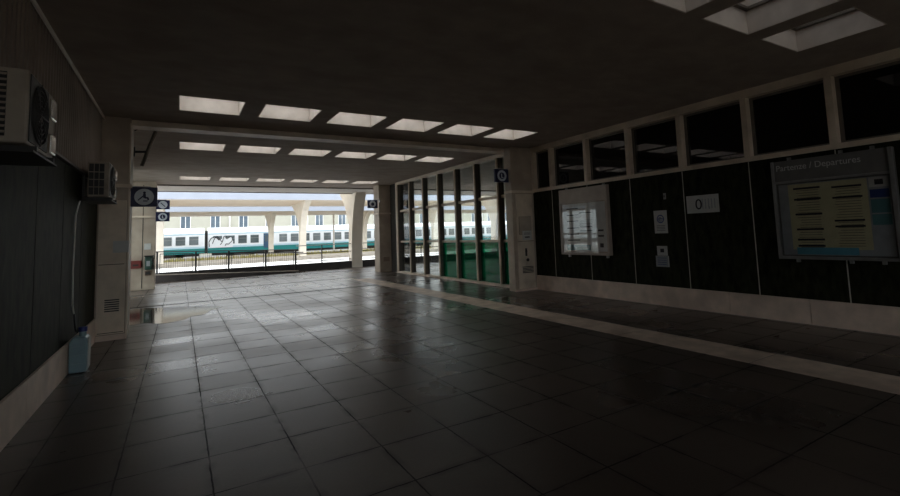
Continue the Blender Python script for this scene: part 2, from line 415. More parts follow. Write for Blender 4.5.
# irregular puddle by the left pilaster
pts = [(-.98, 13.6), (-.5, 13.42), (.1, 13.05), (.62, 12.7), (.85, 12.3), (.62, 12.0), (.45, 11.4), (.22, 11.25), (.08, 10.9), (-.2, 10.72), (-.36, 10.75), (-.55, 11.0), (-.8, 10.95), (-1.0, 11.3), (-1.1, 12.4)]
sm = []
for i in range(len(pts)):
    p0, p1, p2, p3 = (Vector(pts[(i + k) % len(pts)]) for k in (-1, 0, 1, 2))
    for t in (0, .25, .5, .75):
        sm.append(tuple(.5 * ((2 * p1) + (p2 - p0) * t + (2 * p0 - 5 * p1 + 4 * p2 - p3) * t * t + (3 * p1 - p0 - 3 * p2 + p3) * t ** 3)))
m = MB(); m.prism(sm, 'z', -.001, .003)
tag(m.build('puddle', 'water'), 'shallow puddle of rain water mirroring the far pilaster on the floor', 'puddle')

# ------------------------------------------------------------------ left wall
wl = MB()
wl.box(XL - .3, XL, Y0, 9.9, 0, ZC + .2, 0)
y = 9.3 - A * 13
while y < 9.4:
    wl.box(XL, XL + .003, y - .004, y + .004, .36, 2.48, 1); y += A
wl = struct(wl.build('wall_left', ['marble', 'seamdark']))
rb = MB(); y = Y0
out = []
while y < 9.48:
    out += [(XL + .022, y), (XL + .022, y + .07), (XL + .034, y + .08), (XL + .034, y + .11)]; y += .115
out += [(XL + .022, 9.499), (XL + .0, 9.499), (XL + .0, Y0)]
rb.prism(out, 'z', 2.50, ZC)
rb.build('ribbed_cladding', 'ribbed', wl)
MB().box(XL, XL + .045, Y0, 9.499, 2.47, 2.50).build('edge_strip', 'frame_d', wl)
bl = MB(); y = Y0
while y < 9.49:
    y1 = min(y + 1.16, 9.499); bl.box(XL, XL + .025, y + .003, y1 - .003, 0, .36); y = y1
struct(bl.build('baseboard_left', 'base'))
tr = MB().box(XL + .035, XL + .06, 1.5, 9.49, ZC - .03, ZC - .001); tr.tube([(XL + .075, 1.5, ZC - .075), (XL + .075, 9.49, ZC - .075)], .008, 8)
struct(tr.build('trim_3', 'trunking'))
struct(MB().box(XL - .3, OX0, Y0 - .2, Y0, 0, ZC + .2).box(OX1, XR + .3, Y0 - .2, Y0, 0, ZC + .2).box(OX0, OX1, Y0 - .2, Y0, OZ, ZC + .2).build('wall_back', 'marble'))

# ------------------------------------------------------------------ right wall
wr = MB(); wr.box(XR, XR + .35, Y0, 9.9, 0, 2.47, 0)
ms = [2.80 + A * k for k in range(-7, 6)]
for y in ms:
    wr.box(XR - .003, XR, y - .007, y + .007, .357, 2.46, 1)
y = 7.41 - .0
wr = struct(wr.build('wall_right', ['marble', 'seam']))
br = MB(); y = Y0
while y < 9.34:
    y1 = min(y + 1.16, 9.349); br.box(XR - .03, XR, y + .003, y1 - .003, 0, .357); y = y1
struct(br.build('baseboard_right', 'base'))
struct(MB().box(XR - .03, XR + .3, Y0, 9.349, 2.465, 2.54).box(XR - .03, XR + .3, Y0, 9.349, 3.50, ZC).build('trim_4', 'frame'))
struct(box('wall_clerestory', 'marble', XR + .32, XR + .36, Y0, 9.9, 2.47, ZC + .2))
# clerestory windows
yb = ms + [9.34]
n = 0
for i in range(len(yb) - 1):
    if yb[i] + A < .5: continue
    n += 1
    m = MB()
    m.box(XR - .02, XR + .18, yb[i] - .045, yb[i] + .045, 2.54, 3.50)
    if i == len(yb) - 2: m.box(XR - .02, XR + .18, 9.27, 9.348, 2.54, 3.50)
    w = struct(m.build('window_%d' % n, 'frame'))
    m = MB(); a, b2 = yb[i] + .045, (yb[i + 1] - .045 if i < len(yb) - 2 else 9.27)
    m.box(XR + .10, XR + .13, a, a + .05, 2.54, 3.50).box(XR + .10, XR + .13, b2 - .05, b2, 2.54, 3.50).box(XR + .10, XR + .13, a + .05, b2 - .05, 2.54, 2.58).box(XR + .10, XR + .13, a + .05, b2 - .05, 3.46, 3.50)
    m.build('sash', 'frame_d', w)
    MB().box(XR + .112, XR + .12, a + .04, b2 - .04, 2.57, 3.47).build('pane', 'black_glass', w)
nwin = n

# ------------------------------------------------------------------ pilasters
def ledge(mb, x0, x1, y0, y1, z=2.45): mb.box(x0, x1, y0, y1, z, z + .06)
p = struct(box('pilaster', 'pil', XL - .5, -.73, 9.5, 10.05, 0, ZC, None, .01))
m = MB(); ledge(m, XL, -.70, 9.46, 10.08); m.build('ledge', 'frame', p)
m = MB().box(-1.125, -.76, 9.47, 9.50, .10, 2.24); pd = m.build('service_panel', 'frame', p)
m = MB(); m.box(-1.11, -.775, 9.467, 9.471, 1.195, 1.205); m.box(-1.105, -.77, 9.467, 9.471, .115, .125); m.build('panel_joint', 'seamdark', pd)
m = MB()
for k in range(6): m.box(-1.02, -.83, 9.462, 9.472, .45 + k * .035, .468 + k * .035)
m.build('vent', 'dark_metal', pd)
MB().box(-1.135, -.74, 9.465, 9.499, 0, .08).build('plinth', 'base', p)
MB().box(-.745, -.722, 9.485, 9.51, 0, 3.54).build('corner_bead', 'frame', p)

p2 = struct(box('pilaster', 'pil', 7.08, XR + .35, 9.35, 9.62, 0, ZC, None, .01))
m = MB(); ledge(m, 7.05, XR, 9.31, 9.63); m.build('ledge', 'frame', p2)
m = MB().box(7.19, 7.70, 9.325, 9.35, .06, 2.42); pd = m.build('service_panel', 'frame', p2)
MB().box(7.25, 7.63, 9.312, 9.326, 1.40, 1.845).build('meter_plate', 'pil', pd)
m = MB().box(7.245, 7.635, 9.318, 9.3255, 1.395, 1.85).box(7.20, 7.69, 9.318, 9.3255, 1.225, 1.235); m.build('panel_joint', 'seamdark', pd)
m = MB(); m.disc((7.43, 9.305, .98), .03, 'y', .02).box(7.405, 7.455, 9.31, 9.326, .86, 1.05).disc((7.47, 9.305, .76), .04, 'y', .02)
m.build('lock', 'dark_metal', pd)
m = MB()
for k in range(5): m.box(7.30, 7.64, 9.316, 9.326, .44 + k * .035, .46 + k * .035)
m.build('vent', 'dark_metal', pd)
MB().box(7.07, XR, 9.32, 9.35, 0, .05).build('plinth', 'base', p2)

p3 = struct(box('pilaster', 'pil', -1.75, -.72, 19.0, 19.6, 0, ZC, None, .01))
m = MB().box(-1.085, -1.065, 18.993, 19.001, .05, 3.5); m.build('panel_joint', 'seamdark', p3)
m = MB(); ledge(m, -1.75, -.69, 18.96, 19.62, 2.40); m.build('ledge', 'frame', p3)
p4 = struct(box('pilaster', 'pil', 7.06, XR + .2, 18.5, 19.1, 0, ZC, None, .01))
m = MB(); ledge(m, 7.03, 7.72, 18.46, 19.12, 2.40); m.build('ledge', 'frame', p4)
m = MB()
for k in range(4): m.box(7.22, 7.48, 18.485, 18.5, .44 + k * .045, .465 + k * .045)
m.build('vent', 'brown', p4)

# things on the pilasters
tag(MB().box(-.93, -.72, 9.459, 9.466, 1.385, 1.575).build('notice', 'paper'), 'small white paper notice taped across the near left pilaster panel', 'notice')
m = MB(); q = tag(MB().box(7.33, 7.62, 9.304, 9.311, 1.26, 1.49).build('notice', 'paper'), 'white label with a black bar on the near right pilaster', 'notice')
MB().box(7.40, 7.55, 9.302, 9.305, 1.315, 1.345).build('lettering', 'ink', q)
for zz in (1.40, 1.43): MB().box(7.37, 7.58, 9.302, 9.305, zz, zz + .01).build('text_line', 'ink', q)
tag(MB().box(-1.03, -.84, 18.985, 18.999, 1.33, 1.53).build('notice', 'paper'), 'small white notice above the green telephone on far left pilaster', 'notice')
t = thing('fire_hose_box', 'flat red metal box on the far left pilaster', 'box', (-1.24, 18.99, .7))
box('casing', 'red', -1.40, -1.10, 18.93, 18.999, .72, .98, t, .01); box('label_plate', 'seamdark', -1.33, -1.17, 18.925, 18.932, .80, .86, t)
t = thing('payphone', 'green and black wall telephone on the far left pilaster', 'telephone', (-.87, 18.99, .6))
box('casing', 'greenbox', -1.0, -.76, 18.88, 18.999, .66, 1.10, t, .02)
m = MB().tube([(-.80, 18.85, 1.05), (-.78, 18.83, .95), (-.78, 18.83, .80), (-.80, 18.85, .71)], .03, 10); m.build('handset', 'black', t)
box('keypad', 'paper2', -.95, -.85, 18.875, 18.882, .78, .95, t)
box('hood', 'black', -1.01, -.75, 18.84, 18.999, 1.10, 1.13, t)
t = thing('socket_box', 'brown box under the wall telephone on far left pilaster', 'box', (-.92, 18.99, .48))
box('casing', 'brown', -1.0, -.83, 18.94, 18.999, .47, .63, t, .01); box('lid', 'seamdark', -.98, -.85, 18.934, 18.941, .50, .60, t)

# bracket arm by the left pilaster
t = thing('bracket_arm', 'dark metal bracket arm with slanted bar beside the near left pilaster', 'bracket', (-.73, 10.12, 3.16))
m = MB().tube([(-.73, 10.12, 3.54), (-.65, 10.12, 3.6), (-.55, 10.12, 3.605), (-.43, 10.12, 3.57)], .008, 8); m.build('cable', 'black', t)
m = MB().tube([(-.41, 10.12, 3.56), (-.61, 10.12, 2.91)], .03, 4); m.build('slanted_bar', 'frame_d', t)
m = MB().tube([(-.73, 10.12, 3.16), (-.55, 10.12, 3.17)], .022, 8); m.build('wall_rod', 'dark_metal', t)
box('wall_plate', 'dark_metal', -.73, -.71, 10.06, 10.16, 3.08, 3.24, t)

# projecting signs
def sign(x0, x1, y, z0, z1, side, label, glyph, group='blue disc signs on brackets', xm=None):
    if xm is None: xm = x0 if side < 0 else x1      # mounting edge
    t = thing('projecting_sign', label, 'sign', ((x0 + x1) / 2, y, z0), group)
    box('panel', 'signblue', x0, x1, y - .03, y + .03, z0, z1, t, .006)
    a = MB().tube([(xm + (.0), y + .05, z1 + .012), (xm + (x1 - x0) * .75 * (1 if side < 0 else -1), y + .05, z1 + .012)], .012, 8)
    a.box(min(xm, xm - side * .02), max(xm, xm - side * .02), y + .01, y + .09, z1 - .08, z1 + .03)
    a.build('bracket', 'zinc', t)
    cx, cz = (x0 + x1) / 2, (z0 + z1) / 2; r = (z1 - z0) * .42
    d = MB(); yy = y - .034
    g = MB(); gy = y - .038
    def bar(p0, p1, w):
        p0 = Vector((cx + p0[0] * r, cz + p0[1] * r)); p1 = Vector((cx + p1[0] * r, cz + p1[1] * r)); dd = (p1 - p0).normalized(); nn = Vector((-dd.y, dd.x)) * w * r / 2
        g.prism([tuple(p0 - nn), tuple(p1 - nn), tuple(p1 + nn), tuple(p0 + nn)], 'y', gy, yy)
    if glyph == 'walker':
        d.disc((cx, yy, cz), r, 'y', .01)
        g.disc((cx + .02 * r, gy, cz + .52 * r), .15 * r, 'y', .004, 16)
        bar((.02, .38), (.05, -.12), .28); bar((.05, -.1), (.42, -.12), .2); bar((.38, -.1), (.42, -.4), .18); bar((0, .2), (-.45, -.25), .14); bar((-.1, -.5), (.35, -.5), .12); bar((-.62, -.42), (-.3, -.1), .12)
    elif glyph == 'slash':
        d.ring((cx, yy, cz), r * .72, r, 'y', .01)
        bar((-.5, .5), (.5, -.5), .2); d.disc((cx, yy + .002, cz), r * .72, 'y', .006)
    elif glyph == 'clock':
        d.ring((cx, yy, cz), r * .6, r, 'y', .01)
        d.box(cx - .16 * r, cx + .02 * r, yy - .001, yy + .008, cz - .4 * r, cz + .35 * r); d.box(cx, cx + .3 * r, yy - .001, yy + .008, cz - .4 * r, cz - .25 * r)
        bar((.1, .2), (.3, -.1), .1)
    else:
        d.ring((cx, yy, cz), r * .5, r, 'y', .01)
        bar((-.15, 0), (.15, 0), .3)
    d.build('disc', 'signwhite', t)
    if g.v: g.build('pictogram', 'signblue', t)
sign(-.72, -.345, 9.6, 2.14, 2.47, -1, 'dark blue sign with walking figure disc on the near left pilaster', 'walker')
sign(-.72, -.32, 18.9, 2.67, 2.98, -1, 'upper of two small blue disc signs on the far left pilaster', 'slash')
sign(-.72, -.32, 18.9, 2.26, 2.57, -1, 'lower of two small blue disc signs on the far left pilaster', 'clock')
sign(6.65, 7.06, 9.45, 2.72, 3.05, 1, 'blue sign with ringed letter mark on the near right pilaster', 'clock')
sign(6.50, 6.92, 18.3, 2.64, 2.97, 1, 'small dark blue sign on the far right pilaster by the big column', 'ring', xm=7.06)

# ------------------------------------------------------------------ glazed screens
gy = [10.49 + A * k for k in range(7)]
def screen(name, xf, sgn, mulls, yA, yB, green_from):
    """xf: face towards the hall, sgn: direction outwards"""
    m = MB()
    X = lambda d: xf + sgn * d
    m.box(X(0), X(.22), yA, yB, 0, .07); m.box(X(0), X(.22), yA, yB, 3.53, ZC)
    m.box(X(.0), X(.20), yA, yA + .12, .07, 3.53); m.box(X(.0), X(.20), yB - .06, yB, .07, 3.53)
    r = struct(m.build(name, 'frame'))
    for y in mulls:
        MB().box(X(-.01), X(.20), y - .03, y + .03, .07, 3.53).box(X(.03), X(.205), y - .034, y - .03, .07, 3.53, 1).build('mullion', ['frame', 'frame_d'], r)  # thin dark sheet paints the shade on each mullion's side face
    MB().box(X(.10), X(.17), yA + .12, yB - .06, 2.42, 2.50).build('transom', 'frame', r)
    MB().box(X(.10), X(.17), yA + .12, yB - .06, 1.20, 1.27).build('rail', 'frame', r)
    ed = [yA + .10] + list(mulls) + [yB - .05]
    for a, b2 in zip(ed, ed[1:]):
        MB().box(X(.13), X(.136), a + .02, b2 - .02, 1.26, 3.53).build('pane', 'glass', r)
        g = b2 < green_from
        MB().box(X(.13), X(.136), a + .02, b2 - .02, .06, 1.21).build('film_pane' if g else 'pane', 'green' if g else 'glass', r)
screen('window_%d' % (nwin + 1), XG, 1, gy, 9.62, 17.64, 14.1)
struct(box('wall_screen', 'seamdark', XG + .12, XR + .3, 17.64, 18.6, 0, ZC))
screen('window_%d' % (nwin + 2), -1.5, -1, gy[5:], 15.6, 19.0, 0)
struct(box('wall_side', 'pil', -1.75, -1.45, 10.05, 15.6, 0, ZC))  # unseen stretch made solid to cut side light into the hall
# rooms beyond the screen
struct(box('wall_near', 'marble', XR + .36, 20, 9.6, 9.9, 0, ZC + .2))

# ------------------------------------------------------------------ air conditioners and their bits
def ac(y0, louvre, label):
    t = thing('air_conditioner', label, 'air conditioner', (XL, y0 + .4, 2.12), 'air conditioner units on the left wall')
    x0, x1, z0, z1, y1 = -1.05, -.82, 2.15, 2.62, y0 + .70
    cs = MB().box(x0, x1, y0, y1, z0, z1).build('casing', 'ac', t, .012)
    m = MB(); b = MB()
    if louvre:
        m.box(x0 + .015, x0 + .13, y0 - .006, y0 + .0, z0 + .04, z1 - .03)
        for k in range(11):
            z = z0 + .055 + k * .036
            b.prism([(y0 - .018, z), (y0 - .004, z + .012), (y0 - .004, z + .02), (y0 - .018, z + .006)], 'x', x0 + .015, x0 + .13)
        m.build('coil_recess', 'black', t); b.build('louvres', 'ac', t)
    else:
        m.box(x0 + .015, x1 - .055, y0 - .006, y0 + .0, z0 + .03, z1 - .03)
        for k in range(1, 4): b.box(x0 + .015, x1 - .055, y0 - .014, y0 - .006, z0 + .03 + k * .1 - .005, z0 + .03 + k * .1 + .005)
        for k in (1, 2): b.box(x0 + .015 + k * .053 - .003, x0 + .015 + k * .053 + .003, y0 - .014, y0 - .006, z0 + .03, z1 - .03)
        m.build('coil_recess', 'black', t); b.build('coil_guard', 'ac', t)
    # fan side, towards the hall
    m = MB().box(x1, x1 + .006, y0 + .03, y0 + .49, z0 + .02, z1 - .02); m.build('fan_recess', 'black', t)
    m = MB()
    for k in range(1, 7): m.ring((x1 + .006, y0 + .26, (z0 + z1) / 2), .033 * k - .004, .033 * k, 'x', .012, 28)
    for k in range(4):
        a = math.pi / 4 * k; ca, sa = math.cos(a) * .21, math.sin(a) * .21
        m.tube([(x1 + .014, y0 + .26 - ca, (z0 + z1) / 2 - sa), (x1 + .014, y0 + .26 + ca, (z0 + z1) / 2 + sa)], .004, 6)
    m.build('fan_guard', 'dark_metal', t)
    for za, zb in ((z0 + .03, z0 + .17), (z1 - .19, z1 - .04)): MB().box(x1, x1 + .02, y0 + .54, y1 - .02, za, zb).build('valve_cover', 'foil', t, .008)
    for yy in (y0 + .10, y1 - .14):
        m = MB().box(XL + .035, x1 + .03, yy, yy + .04, 2.115, 2.15).box(XL + .035, XL + .055, yy, yy + .04, 2.115, 2.45)
        m.build('bracket', 'dark_metal', t)
    m = MB(); m.box(XL + .056, x1 + .03, y0 + .02, y1 - .02, 2.10, 2.114); m.build('drip_tray', 'dark_metal', t)
    for k in range(4): MB().box(x1 - .06 - .02 * (k % 2), x1 - .01, y0 + .12 + .15 * k, y0 + .17 + .15 * k, 2.1145, 2.128).build('tray_glint', 'foil', t)  # bright metal bits standing in for bolts and glints on the tray
    m = MB().tube([(x0 + .02, y1 - .12, z0 + .1), (XL + .08, y1 - .05, z0 + .12), (XL + .06, y1 + .05, z0 + .2), (XL + .06, y1 + .08, 2.6)], .018, 8); m.build('pipe', 'foil', t)
ac(3.83, True, 'white air conditioner unit with slatted side and large round black fan grille on left wall')
ac(7.76, False, 'white air conditioner unit with grid side beside the near left pilaster')
for (x, y0, y1, z) in ():
    pass
t = thing('drain_hose', 'thin pale drain hose running down dark wall into the blue jerrycan', 'hose', (XL + .05, 7.7, .3))
MB().tube([(-1.10, 7.62, 2.085), (-1.125, 7.56, 1.9), (-1.13, 7.52, 1.2), (-1.12, 7.50, .80), (-1.10, 7.50, .66)], .008, 8).build('upper_hose', 'hose', t)
MB().tube([(-1.10, 7.50, .68), (-1.085, 7.46, .56), (-1.07, 7.42, .50), (-1.055, 7.40, .475)], .012, 8).build('lower_hose', 'hosedark', t)

t = thing('jerrycan', 'blue plastic jerrycan standing at the foot of the left wall', 'jerrycan', (-1.0, 7.45, 0))
bo = [(-1.115, 0.002), (-.945, 0.002), (-.94, .36), (-.96, .42), (-1.09, .42), (-1.12, .36)]
MB().prism(bo, 'y', 7.33, 7.56).build('body', 'jug', t, .018)
MB().box(-.940, -.934, 7.36, 7.53, .04, .40).build('label', 'paper', t)  # pale sheet painting the light caught by this side of the can
for k in (.10, .20, .30): MB().box(-1.10, -.955, 7.322, 7.331, k, k + .012).build('rib', 'jug', t)
MB().disc((-1.0, 7.42, .42), .038, 'z', .07, 20).build('neck', 'jug', t); MB().disc((-1.0, 7.42, .475), .045, 'z', .055, 20).build('cap', 'cap', t, .006)
MB().tube([(-1.0, 7.475, .42), (-1.0, 7.49, .47), (-1.0, 7.53, .47), (-1.0, 7.545, .41)], .012, 8).build('handle', 'jug', t)

# ------------------------------------------------------------------ notice boards
RK = .986
def rwbox(m, ya, yb, za, zb, d0, d1, mi=0): m.box(XR - d1, XR - d0, ya * RK, yb * RK, 1.5 + (za - 1.5) * RK, 1.5 + (zb - 1.5) * RK, mi); return m
def lines(m, ya, yb, z, d, h=.02, n=1): rwbox(m, ya, yb, z, z + h, d, d + .002)

t = thing('timetable_board', 'framed timetable board with beige top band near the right pilaster', 'notice board', (XR, 7.66, .9))
rwbox(MB(), 6.93, 8.40, .90, 2.42, .02, .07).build('backing', 'boardframe', t)
m = MB(); rwbox(m, 6.93, 6.98, .90, 2.12, .07, .12); rwbox(m, 8.35, 8.40, .90, 2.12, .07, .12); rwbox(m, 6.98, 8.35, .90, .95, .07, .12); rwbox(m, 6.93, 8.40, 2.10, 2.13, .07, .12)
m.build('frame', 'boardframe', t)
rwbox(MB(), 6.93, 8.40, 2.13, 2.42, .07, .11).build('header', 'boardframe', t)
ps = rwbox(MB(), 7.02, 8.32, .98, 2.07, .07, .075).build('poster', 'paper', t)
m = MB()
for k, z in enumerate((1.95, 1.80, 1.66, 1.50, 1.36, 1.22)): lines(m, 7.83 - .02 * (k % 2), 8.20, z, .075, .024)
for z in (1.84, 1.52, 1.43): lines(m, 7.42, 7.80, z, .075, .022)
for k in range(9): lines(m, 7.40, 7.80, 1.56 + .03 * k - (.2 if k > 4 else 0), .075, .006)
for z in (1.42, 1.30): lines(m, 7.10, 7.26, z, .075, .04)
rwbox(m, 7.12, 7.22, 1.07, 1.16, .075, .077)
m.build('text_lines', 'ink', ps)
rwbox(MB(), 7.50, 8.24, 1.0, 1.13, .075, .077).build('blue_strip', 'teal_print', ps)
rwbox(MB(), 6.985, 8.345, .955, 2.095, .10, .104).build('glass', 'caseglass', t)
for y in (7.05, 8.2): rwbox(MB(), y, y + .04, .84, .90, .0, .05).build('wall_clip', 'zinc', t); rwbox(MB(), y, y + .04, 2.42, 2.46, 0, .05).build('wall_clip', 'zinc', t)

t = thing('departures_board', 'dark departures board with yellow timetable sheets on the right wall', 'notice board', (XR, 2.93, .92))
rwbox(MB(), 2.2, 3.64, .93, 2.40, .02, .07).build('backing', 'greyboard', t)
m = MB(); rwbox(m, 2.2, 2.24, .93, 2.40, .07, .125); rwbox(m, 3.605, 3.64, .93, 2.40, .07, .125); rwbox(m, 2.24, 3.605, .93, .97, .07, .12); rwbox(m, 2.24, 3.605, 2.06, 2.09, .07, .12)
m.build('frame', 'zinc', t)
hd = rwbox(MB(), 2.24, 3.605, 2.09, 2.40, .07, .10).build('header', 'greyboard', t)
text('lettering', 'Partenze / Departures', .125, (XR - .102, 3.53, 2.24), 'paper', hd, sx=.92)
ps = rwbox(MB(), 2.27, 3.58, .99, 2.04, .07, .074).build('poster_sheet', 'paper2', t)
ps2 = rwbox(MB(), 2.50, 3.45, 1.07, 2.03, .074, .077).build('yellow_sheet', 'yellow', t)
m = MB()
for k, z in enumerate((1.95, 1.79, 1.57, 1.35, 1.20, 1.06 + .05)): lines(m, 3.04, 3.38, z, .077, .028)
for z in (1.93, 1.78, 1.46, 1.38): lines(m, 2.56, 2.90, z, .077, .026)
for k in range(24):
    lines(m, 3.06, 3.36 - .05 * random.random(), 1.10 + .036 * k, .077, .006); lines(m, 2.58, 2.88 - .05 * random.random(), 1.12 + .036 * k, .077, .006)
m.build('text_lines', 'ink', ps2)
rwbox(MB(), 2.66, 3.40, 1.0, 1.10, .077, .080).build('light_blue_strip', 'lightblue', ps)
a = rwbox(MB(), 2.28, 2.48, 1.90, 2.03, .074, .077).build('grey_leaflet', 'paper', ps)
rwbox(MB(), 2.33, 2.42, 1.93, 2.00, .077, .079).build('picture', 'ink', ps)
rwbox(MB(), 2.28, 2.48, 1.76, 1.87, .074, .077).build('blue_leaflet', 'blueink', ps)
rwbox(MB(), 2.28, 2.48, 1.56, 1.74, .074, .077).build('upper_teal_leaflet', 'teal_print', ps); rwbox(MB(), 2.28, 2.48, 1.40, 1.54, .074, .077).build('lower_teal_leaflet', 'teal_print', ps)
rwbox(MB(), 2.245, 3.60, .975, 2.055, .10, .104).build('glass', 'caseglass', t)
for y in (2.4, 2.75, 3.4): rwbox(MB(), y, y + .04, .88, .93, .0, .05).build('wall_clip', 'zinc', t); rwbox(MB(), y, y + .04, 2.40, 2.45, 0, .05).build('wall_clip', 'zinc', t)

RK = 1.
# dark-green panel fixings and paper notices
t = tag(rwbox(MB(), 5.51, 5.79, 1.35, 1.78, .001, .006).build('paper_notice', 'paper'), 'white paper notice with a blue letter e in a circle', 'notice', 'paper notices on the right wall')
m = MB(); m.ring((XR - .008, 5.65, 1.62), .06, .078, 'x', .002, 28); m.box(XR - .008, XR - .006, 5.59, 5.70, 1.612, 1.628)
m.build('blue_logo', 'blueink', t)
text('lettering', 'e', .17, (XR - .0075, 5.70, 1.575), 'blueink', t)
m = MB()
for k in range(4): lines(m, 5.56, 5.74, 1.40 + k * .03, .006, .008)
m.build('text_lines', 'ink', t)
t = tag(rwbox(MB(), 5.55, 5.77, .93, 1.11, .001, .006).build('paper_notice', 'paper'), 'small white notice with dark square, upper of a pair low on the wall', 'notice', 'paper notices on the right wall')
rwbox(MB(), 5.62, 5.70, .99, 1.06, .006, .008).build('picture', 'ink', t)
t = tag(rwbox(MB(), 5.53, 5.81, .72, .925, .001, .008).build('paper_notice', 'paper2'), 'greyish notice, lower of a pair low on the right wall', 'notice', 'paper notices on the right wall')
rwbox(MB(), 5.53, 5.545, .73, .92, .008, .010).build('white_edge', 'paper', t)
m = MB()
for k in range(4): lines(m, 5.58, 5.77, .76 + k * .04, .008, .01)
m.build('text_lines', 'blueink', t)
t = tag(rwbox(MB(), 4.50, 5.09, 1.69, 2.0, .001, .006).build('paper_notice', 'paper'), 'wide horizontal white notice with a big dark oval numeral', 'notice', 'paper notices on the right wall')
text('lettering', '0', .26, (XR - .0075, 4.93, 1.755), 'ink', t, sx=1.05)
m = MB()
for k in range(5): rwbox(m, 4.56 + .055 * k, 4.58 + .055 * k, 1.76, 1.93, .006, .008)
rwbox(m, 4.66, 4.68, 1.75, 1.80, .006, .008)
m.build('strokes', 'paper2', t)
t = thing('light_switch', 'tiny upright metal plate above the notice with the blue circle', 'switch', (XR, 5.52, 1.98), None)
rwbox(MB(), 5.50, 5.545, 1.985, 2.10, .0, .02).build('plate', 'zinc', t); rwbox(MB(), 5.515, 5.53, 2.02, 2.06, .02, .03).build('rocker', 'black', t)

# ------------------------------------------------------------------ parapet and railings at the end of the hall
struct(MB().prism([(-1.75, 0), (4.52, 0), (4.52, .06), (-1.75, .33)], 'y', 22.0, 22.12).prism([(-1.75, .33), (4.55, .06), (4.55, .085), (-1.75, .355)], 'y', 21.98, 22.14, 1).build('kerb', ['parapet', 'weathered']))
struct(MB().box(-1.75, 30, 22.7, 22.95, 0, .33).build('wall_parapet', 'parapet'))
t = thing('railing', 'black steel railing with barred panels on the low parapet', 'railing', (1.9, 22.4, .2))
zr = lambda x: 1.19 - .033 * (x + .84)
MB().tube([(-.9, 22.5, zr(-.9)), (4.6, 22.5, zr(4.6))], .022, 8).build('top_rail', 'rail', t)
MB().tube([(2.0, 22.42, zr(2.) - .13), (4.85, 22.42, zr(4.85) - .13)], .022, 8).build('middle_rail', 'rail', t)
for x in (-.78, .56, 1.78, 3.25, 4.52):
    MB().box(x - .035, x + .035, 22.46, 22.54, 0, zr(x)).build('post', 'rail', t)
for a, b2 in ((-.70, .47), (.66, 1.70), (1.86, 3.17), (3.33, 4.44)):
    m = MB(); za, zb = zr(a) - .10, zr(b2) - .10
    m.prism([(a, za), (b2, zb), (b2, zb + .03), (a, za + .03)], 'y', 22.485, 22.515).box(a, b2, 22.485, 22.515, .33, .36).box(a, a + .03, 22.485, 22.515, .36, za).box(b2 - .03, b2, 22.485, 22.515, .36, zb)
    pf = m.build('panel_frame', 'rail', t)
    m = MB(); nb = int((b2 - a) / .075)
    for k in range(1, nb):
        x = a + (b2 - a) * k / nb; m.box(x - .0055, x + .0055, 22.495, 22.505, .36, zr(x) - .10)
    m.build('bars', 'rail', pf)
t = thing('railing', 'plain two-rail grey railing on parapet past the stair end', 'railing', (12, 22.82, .3))
for z, nm in ((1.17, 'top_rail'), (.42, 'lower_rail'), (.80, 'middle_rail')):
    MB().tube([(4.6, 22.82, z), (26, 22.82, z)], .02, 8).build(nm, 'dark_metal' if nm != 'top_rail' else 'zinc', t)
x = 5.79
while x < 26:
    MB().box(x - .025, x + .025, 22.80, 22.85, .30, 1.17).build('post', 'dark_metal', t); x += 1.75

# ------------------------------------------------------------------ station yard
struct(MB().box(-45, 90, 22.95, 34.6, -.5, -.02).build('platform', 'platform'))
struct(MB().box(-45, 90, 40.8, 46.5, -.6, -.05).build('platform', 'weathered'))
struct(MB().box(-45, 90, 58.5, 64.0, -.7, -.25).build('platform', 'weathered'))
struct(MB().box(-60, 110, 15, 130, -1.2, -.6).build('ground', 'ballast'))

gr = MB(); rnd = random.Random(3)
for k in range(5200):
    x = rnd.uniform(-6, 45); y = rnd.uniform(49.5, 58.3); h = rnd.uniform(.2, .75); a = rnd.uniform(0, math.pi); w = rnd.uniform(.06, .14)
    dx, dy = math.cos(a) * w, math.sin(a) * w; lx, ly = rnd.uniform(-.1, .1), rnd.uniform(-.1, .1)
    gr.face([(x - dx, y - dy, -.62), (x + dx, y + dy, -.62), (x + lx, y + ly, -.6 + h)])
tag(gr.build('grass', 'grass'), 'wide strip of dry yellow grass between the second and third platforms', 'grass', None, 'stuff')

def track(yc, label):
    t = thing('railway_track', label, 'railway track', (20, yc, -.6), 'tracks between the platforms')
    for s in (-.72, .72): MB().box(-45, 90, yc + s - .035, yc + s + .035, -.52, -.38).build('rail', 'steel', t)
    m = MB(); x = -20
    while x < 60: m.box(x, x + .25, yc - 1.25, yc + 1.25, -.6, -.52); x += .65
    o = m.build('sleepers', 'sleeper', t); o['kind'] = 'stuff'
track(37.6, 'bare railway track beyond the nearest platform'); track(67.2, 'railway track in front of the standing train')

